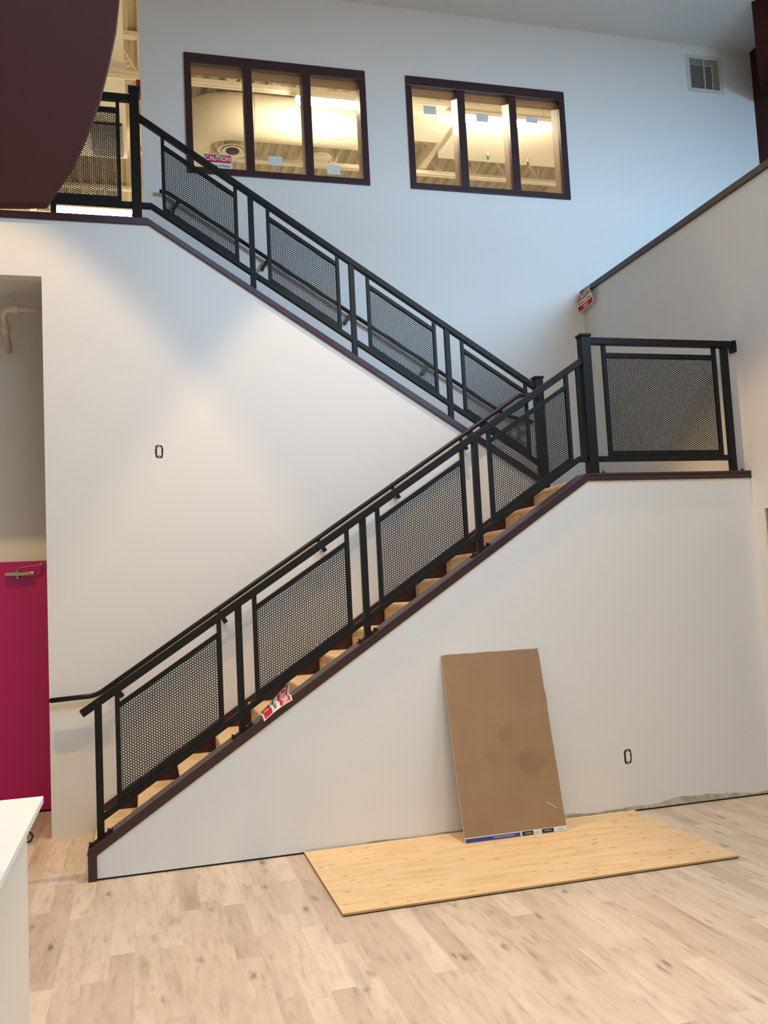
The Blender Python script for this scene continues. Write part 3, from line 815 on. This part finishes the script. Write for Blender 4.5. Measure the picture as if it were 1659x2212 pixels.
# on the right wall cap, corner end, curling
def f2(u, v):
    u = max(u, 0.0)
    y = 2.462-u*1.0
    z = 4.752+0.10*(u/0.28)**1.5*0.35-v*0.86
    bulge = 0.012+0.030*math.sin(math.pi*min(1, v/0.216))*0.6+0.035*(u/0.28)**2*max(0, 1-v/0.12)+0.02*((0.28-u)/0.28)**2
    return Vector((XR-0.026-bulge, y+0.05*(v/0.216)*(0.5-u/0.28)*0.4, z))
def num(fn):
    def n(u, v):
        a = fn(u+0.002, v)-fn(u-0.002, v); b = fn(u, v+0.002)-fn(u, v-0.002)
        r = b.cross(a); r.normalize(); return r
    return n
sg = sign(f2, num(f2), None, 'curled red and white caution paper taped to the right wall cap at the back corner')
tp = [f2(0.145, 0.0)+Vector((-0.003, 0, 0.03)), f2(0.175, 0.0)+Vector((-0.003, 0, 0.03)), f2(0.175, 0.055)+Vector((-0.004, 0, 0)), f2(0.145, 0.055)+Vector((-0.004, 0, 0))]
MB().add(tp+[p+Vector((-0.0008, 0, 0)) for p in tp], [(0,1,2,3),(7,6,5,4),(0,4,5,1),(1,5,6,2),(2,6,7,3),(3,7,4,0)]).build('tape_strip', M['tape'], sg)
# draped over the lower cap
sl = math.atan(0.643)
def f3(u, v):
    t = v/0.216; x = -0.048-v*1.06*math.cos(sl); q = u/0.28
    if q < 0.42:      # back part bends up off the cap, most at its top corner
        a = (0.42-q)/0.42
        y = 0.046+0.062*a; lift = 0.020+0.060*a*max(0.0, 1-1.15*t)**1.3+0.004*a
        x += 0.018*a*(1-t)
    else:             # front part lies across the cap and droops past its edge
        a = (q-0.42)/0.58
        y = 0.046-0.128*a; lift = 0.020-0.004*a
        if y < -0.030: lift -= (-0.030-y)*0.55
        x += 0.006*a
    return Vector((x, y, cap1(x)+lift+0.010*math.sin(math.pi*t)*(0.4+0.6*(q > 0.42))))
sg = sign(f3, num(f3), None, 'crumpled red and white caution paper draped over the lower stair cap')

# pale notes on the window glass
def note(x0, x1, z0, z1, label):
    return tag(MB().box(x0, x1, Y3+0.0375, Y3+0.0392, z0, z1).build('paper_note', M['notepaper']), label, 'note', 'pale notes taped to the window panes')
note(0.345, 0.482, 5.985, 6.080, 'pale note taped low on the middle pane of the first window')
note(0.938, 1.078, 5.937, 6.036, 'pale note taped low on the last pane of the first window')
note(2.010, 2.150, 6.680, 6.772, 'pale note taped high on the first pane of the second window')
note(2.600, 2.740, 6.648, 6.742, 'pale note taped high on the middle pane of the second window')
note(3.180, 3.320, 6.690, 6.762, 'note silhouetted against the bright light in the second window')

# ------------------------------------------------------------------ maroon bulkhead hanging at the upper left
YB = -2.60
bl = [(-1.030, 6.558), (-1.066, 6.255), (-1.130, 5.951), (-1.205, 5.651), (-1.306, 5.360), (-1.403, 5.124), (-1.520, 4.930), (-1.616, 4.772)]
kk = (YB+0.05+6.0241)/(1.06+6.0241)
bl = [(-0.9742+(x+0.9742)*kk, 1.7288+(z-1.7288)*kk) for x, z in bl]
poly = [(-5.9, ZC-0.002), (-1.25, ZC-0.002), (-1.10, 6.6), (-1.000, 5.2), (-0.992, 4.6)]+bl+[(-5.9, bl[-1][1]-0.30)]
bh = MB().prism_xz(poly, YB, YB+0.05).build('bulkhead', M['maroon_flat'], bevel=0.004)
tag(bh, 'large dark maroon bulkhead with a curved edge hanging from the ceiling', 'bulkhead')

# ------------------------------------------------------------------ sprinkler pipe in the passage
sp = thing('sprinkler_pipe', 'white painted sprinkler pipe under the passage ceiling above the magenta door', 'pipe', (-1.9, 1.62, 4.15))
MB().tube(smooth_path([(-1.45, 1.62, 4.15), (-1.98, 1.62, 4.15), (-2.02, 1.66, 4.12), (-2.045, 2.15, 3.94)], 0.05), 0.024, 16).build('pipe_run', M['white_pipe'], sp, smooth=True)
for p in ((-1.93, 1.62, 4.15),):
    MB().tube([(p[0]-0.03, p[1], p[2]), (p[0]+0.03, p[1], p[2])], 0.034, 16).build('coupling', M['white_pipe'], sp)
MB().tube([(-2.028, 1.79, 4.075), (-2.034, 1.88, 4.042)], 0.036, 16).box(-2.085, -2.072, 1.82, 1.85, 4.045, 4.075).box(-1.99, -1.977, 1.82, 1.85, 4.045, 4.075).build('coupling', M['white_pipe'], sp)
MB().tube([(-1.93, 1.62, 4.16), (-1.93, 1.62, 4.20)], 0.014, 10).tube([(-1.93, 1.62, 4.20), (-1.93, 1.62, 4.302)], 0.005, 8).build('hanger', M['white_pipe'], sp)

# ------------------------------------------------------------------ fire alarm on the back wall's end
fa = thing('fire_alarm', 'red fire alarm box on the end of the back wall above the top newel', 'alarm', (-0.872, 2.53, 6.66))
MB().box(-0.912, -0.873, 2.485, 2.575, 6.585, 6.740).build('housing', M['red'], fa, bevel=0.004)
MB().box(-0.920, -0.911, 2.510, 2.550, 6.62, 6.66).build('strobe_lens', M['white_pipe'], fa)

# ------------------------------------------------------------------ back room ceiling
def ceiling_light(x0, x1, y, z, label):
    t = thing('ceiling_light', label, 'light', ((x0+x1)/2, y, z), 'linear fluorescent lights of the upstairs room')
    MB().box(x0, x1, y-0.07, y+0.07, z+0.035, z+0.085).build('housing', M['fixture'], t, bevel=0.004)
    MB().tube([(x0+0.02, y, z+0.005), (x1-0.02, y, z+0.005)], 0.042, 14).build('lens', M['tube'], t)
    for x in (x0+0.15, x1-0.15):
        MB().tube([(x, y, z+0.08), (x, y, 8.62)], 0.004, 6).build('hanger_cable', M['joist'], t)
ceiling_light(1.03, 2.27, 4.55, 7.87, 'long lit fluorescent light behind the right pane of the first window')
ceiling_light(3.14, 4.62, 4.60, 7.87, 'long lit fluorescent light behind the second window')
ceiling_light(-2.16, -0.98, 8.34, 7.90, 'lit fluorescent light glowing under the upper floor railing')

def joist(y, zb, x0, x1, label):
    t = thing('roof_joist', label, 'joist', ((x0+x1)/2, y, zb), 'open web joists under the upstairs roof deck')
    MB().box(x0, x1, y-0.05, y-0.006, zb, zb+0.055).box(x0, x1, y+0.006, y+0.05, zb, zb+0.055).build('bottom_chord', M['joist'], t)
    MB().box(x0, x1, y-0.05, y+0.05, 8.545, 8.60).build('top_chord', M['joist'], t)
    q = MB(); x = x0; k = 0
    while x+0.28 < x1:
        q.bar((x, y, zb+0.03 if k % 2 == 0 else 8.56), (x+0.28, y, 8.56 if k % 2 == 0 else zb+0.03), 0.028, 0.028)
        if k % 2: q.bar((x+0.28, y, zb+0.03), (x+0.28, y, 8.56), 0.022, 0.022)
        x += 0.28; k += 1
    q.build('web', M['joist'], t)
joist(4.66, 8.03, -5.9, 6.0, 'nearer white open web joist across the tops of both windows')
joist(6.54, 8.03, -0.86, 6.0, 'farther white open web joist across the bottoms of both windows')
joist(8.9, 8.03, -5.9, -0.9, 'white open web joist far back beyond the upper floor railing')

# big round duct behind the first window with an elbow at its left end
dt = thing('round_duct', 'fat white round duct running behind the first window', 'duct', (0.6, 5.75, 8.15))
MB().tube(smooth_path([(-0.15, 7.3, 8.17), (-0.15, 5.58, 8.17), (2.15, 5.58, 8.17)], 0.62, 8), 0.30, 28).build('duct_run', M['duct'], dt, smooth=True)
for x in (0.62, 1.42):
    MB().tube([(x, 5.58, 8.17), (x+0.02, 5.58, 8.17)], 0.306, 28).build('seam_band', M['duct'], dt)
dd = thing('supply_diffuser', 'round ringed ceiling diffuser behind the caution sign window pane', 'diffuser', (0.40, 6.12, 7.95))
MB().tube([(0.40, 6.12, 7.99), (0.40, 6.12, 8.60)], 0.115, 24).build('drop_duct', M['duct'], dd, smooth=True)
MB().lathe([(0.115, 0.06), (0.20, 0.012), (0.215, 0.0), (0.20, -0.005), (0.165, 0.012)], (0.40, 6.12, 7.95), 'Z', 32).build('outer_ring', M['joist'], dd, smooth=True)
MB().lathe([(0.14, 0.022), (0.150, 0.0), (0.135, -0.006), (0.10, 0.012)], (0.40, 6.12, 7.945), 'Z', 32).build('middle_ring', M['joist'], dd, smooth=True)
MB().lathe([(0.08, 0.015), (0.088, -0.004), (0.0, -0.010)], (0.40, 6.12, 7.945), 'Z', 32).build('centre_cone', M['darkduct'], dd, smooth=True)
ds = thing('supply_diffuser', 'vertical white drop duct behind the last pane of the first window', 'diffuser', (1.62, 6.05, 7.95))
MB().tube(smooth_path([(1.64, 6.06, 8.10), (1.66, 6.08, 8.05), (1.66, 6.1, 7.96)], 0.03), 0.13, 24).build('drop_duct', M['duct'], ds, smooth=True)
MB().lathe([(0.13, 0.02), (0.16, 0.0), (0.15, -0.01), (0.0, -0.004)], (1.66, 6.1, 7.955), 'Z', 28).build('outer_ring', M['joist'], ds, smooth=True)
# boxed soffits behind the second window
struct(MB().box(2.35, 3.30, 4.85, 5.55, 8.02, 8.595).build('ceiling_soffit', M['cream'], bevel=0.01))
struct(MB().box(3.38, 6.05, 4.85, 5.90, 7.98, 8.595).build('ceiling_soffit', M['cream'], bevel=0.01))
MBd = MB().box(3.30, 3.38, 5.1, 6.6, 8.10, 8.30)
cd = MBd.build('cable_tray', M['joist']); tag(cd, 'thin cable tray running back between the two cream soffits', 'tray')
def pendant(x, y, label):
    t = thing('fire_sprinkler', label, 'sprinkler', (x, y, 7.88), 'sprinkler heads under the cream soffit')
    MB().tube([(x, y, 7.93), (x, y, 7.982)], 0.020, 12).build('collar', M['closer'], t)
    MB().tube([(x, y, 7.895), (x, y, 7.93)], 0.009, 10).tube([(x, y, 7.889), (x, y, 7.895)], 0.018, 12).build('deflector', M['darkduct'], t)
pendant(4.05, 5.62, 'small sprinkler head behind the middle pane of the second window')
pendant(4.72, 5.70, 'small sprinkler head behind the last pane of the second window')
# things seen up past the left end of the back wall
struct(MB().box(-5.9, -1.03, 3.1, 7.0, 8.16, 8.595).build('ceiling_soffit', M['cream']))
pp = thing('conduit_run', 'twin cream conduits crossing above the upper floor railing', 'pipe', (-1.2, 4.56, 8.0))
for dz in (0.0, 0.075):
    MB().tube([(-5.8, 4.60+dz, 7.99+dz), (-0.30, 4.60+dz, 7.99+dz)], 0.020, 12).build('conduit', M['joist'], pp)
MB().tube([(-0.99+0.034*math.cos(a), 4.42, 8.06+0.034*math.sin(a)) for a in [2*math.pi*k/20 for k in range(21)]], 0.008, 8, caps=False).build('hanger_ring', M['joist'], pp)
MB().tube([(-0.99+0.034*math.cos(a), 4.60, 7.96+0.034*math.sin(a)) for a in [2*math.pi*k/20 for k in range(21)]], 0.008, 8, caps=False).build('hanger_ring', M['joist'], pp)
rg = MB().box(-1.50, -1.085, 6.0, 6.9, 8.12, 8.158).build('return_register', M['darkduct']); tag(rg, 'dark grey register seen through the upper floor railing mesh', 'vent')

# ------------------------------------------------------------------ lights
def spot(x, y, z, power, rgb, angle, blend, target=None, r=0.045):
    l = bpy.data.lights.new('downlight', 'SPOT'); l.energy = power; l.color = rgb; l.spot_size = angle; l.spot_blend = blend; l.shadow_soft_size = r
    o = bpy.data.objects.new('downlight', l); COL.objects.link(o); o.location = (x, y, z)
    if target is not None: o.rotation_euler = (Vector(target)-o.location).to_track_quat('-Z', 'Y').to_euler()
    return o
def area(x, y, z, sx, sy, power, rgb, target, spread=180):
    l = bpy.data.lights.new('daylight_and_fill', 'AREA'); l.shape = 'RECTANGLE'; l.size = sx; l.size_y = sy; l.energy = power; l.color = rgb; l.spread = math.radians(spread)
    o = bpy.data.objects.new('daylight_and_fill', l); COL.objects.link(o); o.location = (x, y, z)
    o.rotation_euler = (Vector(target)-o.location).to_track_quat('-Z', 'Y').to_euler()
    return o
WARM = (1.0, 0.665, 0.32)
ANG = 2*math.atan(0.60)
LG = dict(a1=720, a2=760, b1=420, b2=200, c=412, d=85, e=370)
spot(-2.2, -0.45, 7.72, LG['a1'], WARM, ANG, 0.22)
spot(1.2, -0.45, 7.72, LG['a2'], WARM, ANG, 0.22)
spot(-0.6, -5.2, 7.72, LG['b1'], WARM, ANG, 0.35)  # unseen lamp added to fill the near floor and counter
spot(1.4, -5.6, 7.72, LG['b2'], WARM, ANG, 0.35)  # unseen lamp added to warm the floor and front wall on the right
area(4.9, -4.8, 5.9, 1.7, 1.4, LG['c'], (0.42, 0.69, 1.0), (3.2, 2.4, 5.2))
area(-0.5, -8.6, 3.0, 6.0, 4.0, LG['d'], (1.0, 0.70, 0.25), (0.5, 1, 2.5))  # added warm fill from behind the camera, not a window
area(-0.3, -6.4, 7.6, 5.0, 3.0, LG['e'], (0.40, 0.66, 1.0), (-0.3, -6.2, 0))  # added bluish ceiling fill, placed to reflect in the middle wall cap
wd = bpy.data.worlds.new('world'); scene.world = wd; wd.use_nodes = True
wd.node_tree.nodes['Background'].inputs['Color'].default_value = (1.0, 0.86, 0.60, 1)
wd.node_tree.nodes['Background'].inputs['Strength'].default_value = 0.335

# ------------------------------------------------------------------ camera
F, YAW, PITCH, ROLL = 1926.634, 0.266656, 0.084461, -0.050604
cyw, syw = math.cos(YAW), math.sin(YAW)
fwd = Vector((syw*math.cos(PITCH), cyw*math.cos(PITCH), math.sin(PITCH)))
right = Vector((cyw, -syw, 0)); upv = right.cross(fwd)
rr = right*math.cos(ROLL)+upv*math.sin(ROLL); uu = -right*math.sin(ROLL)+upv*math.cos(ROLL)
cam = bpy.data.cameras.new('camera'); co = bpy.data.objects.new('camera', cam); COL.objects.link(co)
m = Matrix((rr, uu, -fwd)).transposed().to_4x4(); m.translation = Vector((-0.974165, -6.024104, 1.728792))
co.matrix_world = m
cam.sensor_fit = 'VERTICAL'; cam.sensor_height = 36.0; cam.sensor_width = 27.0; cam.lens = F/2212*36.0
cam.clip_start = 0.05; cam.clip_end = 100
scene.camera = co
vs = scene.view_settings
vs.view_transform = 'Standard'; vs.look = 'None'; vs.gamma = 1.0; vs.exposure = 0.0; vs.use_curve_mapping = False
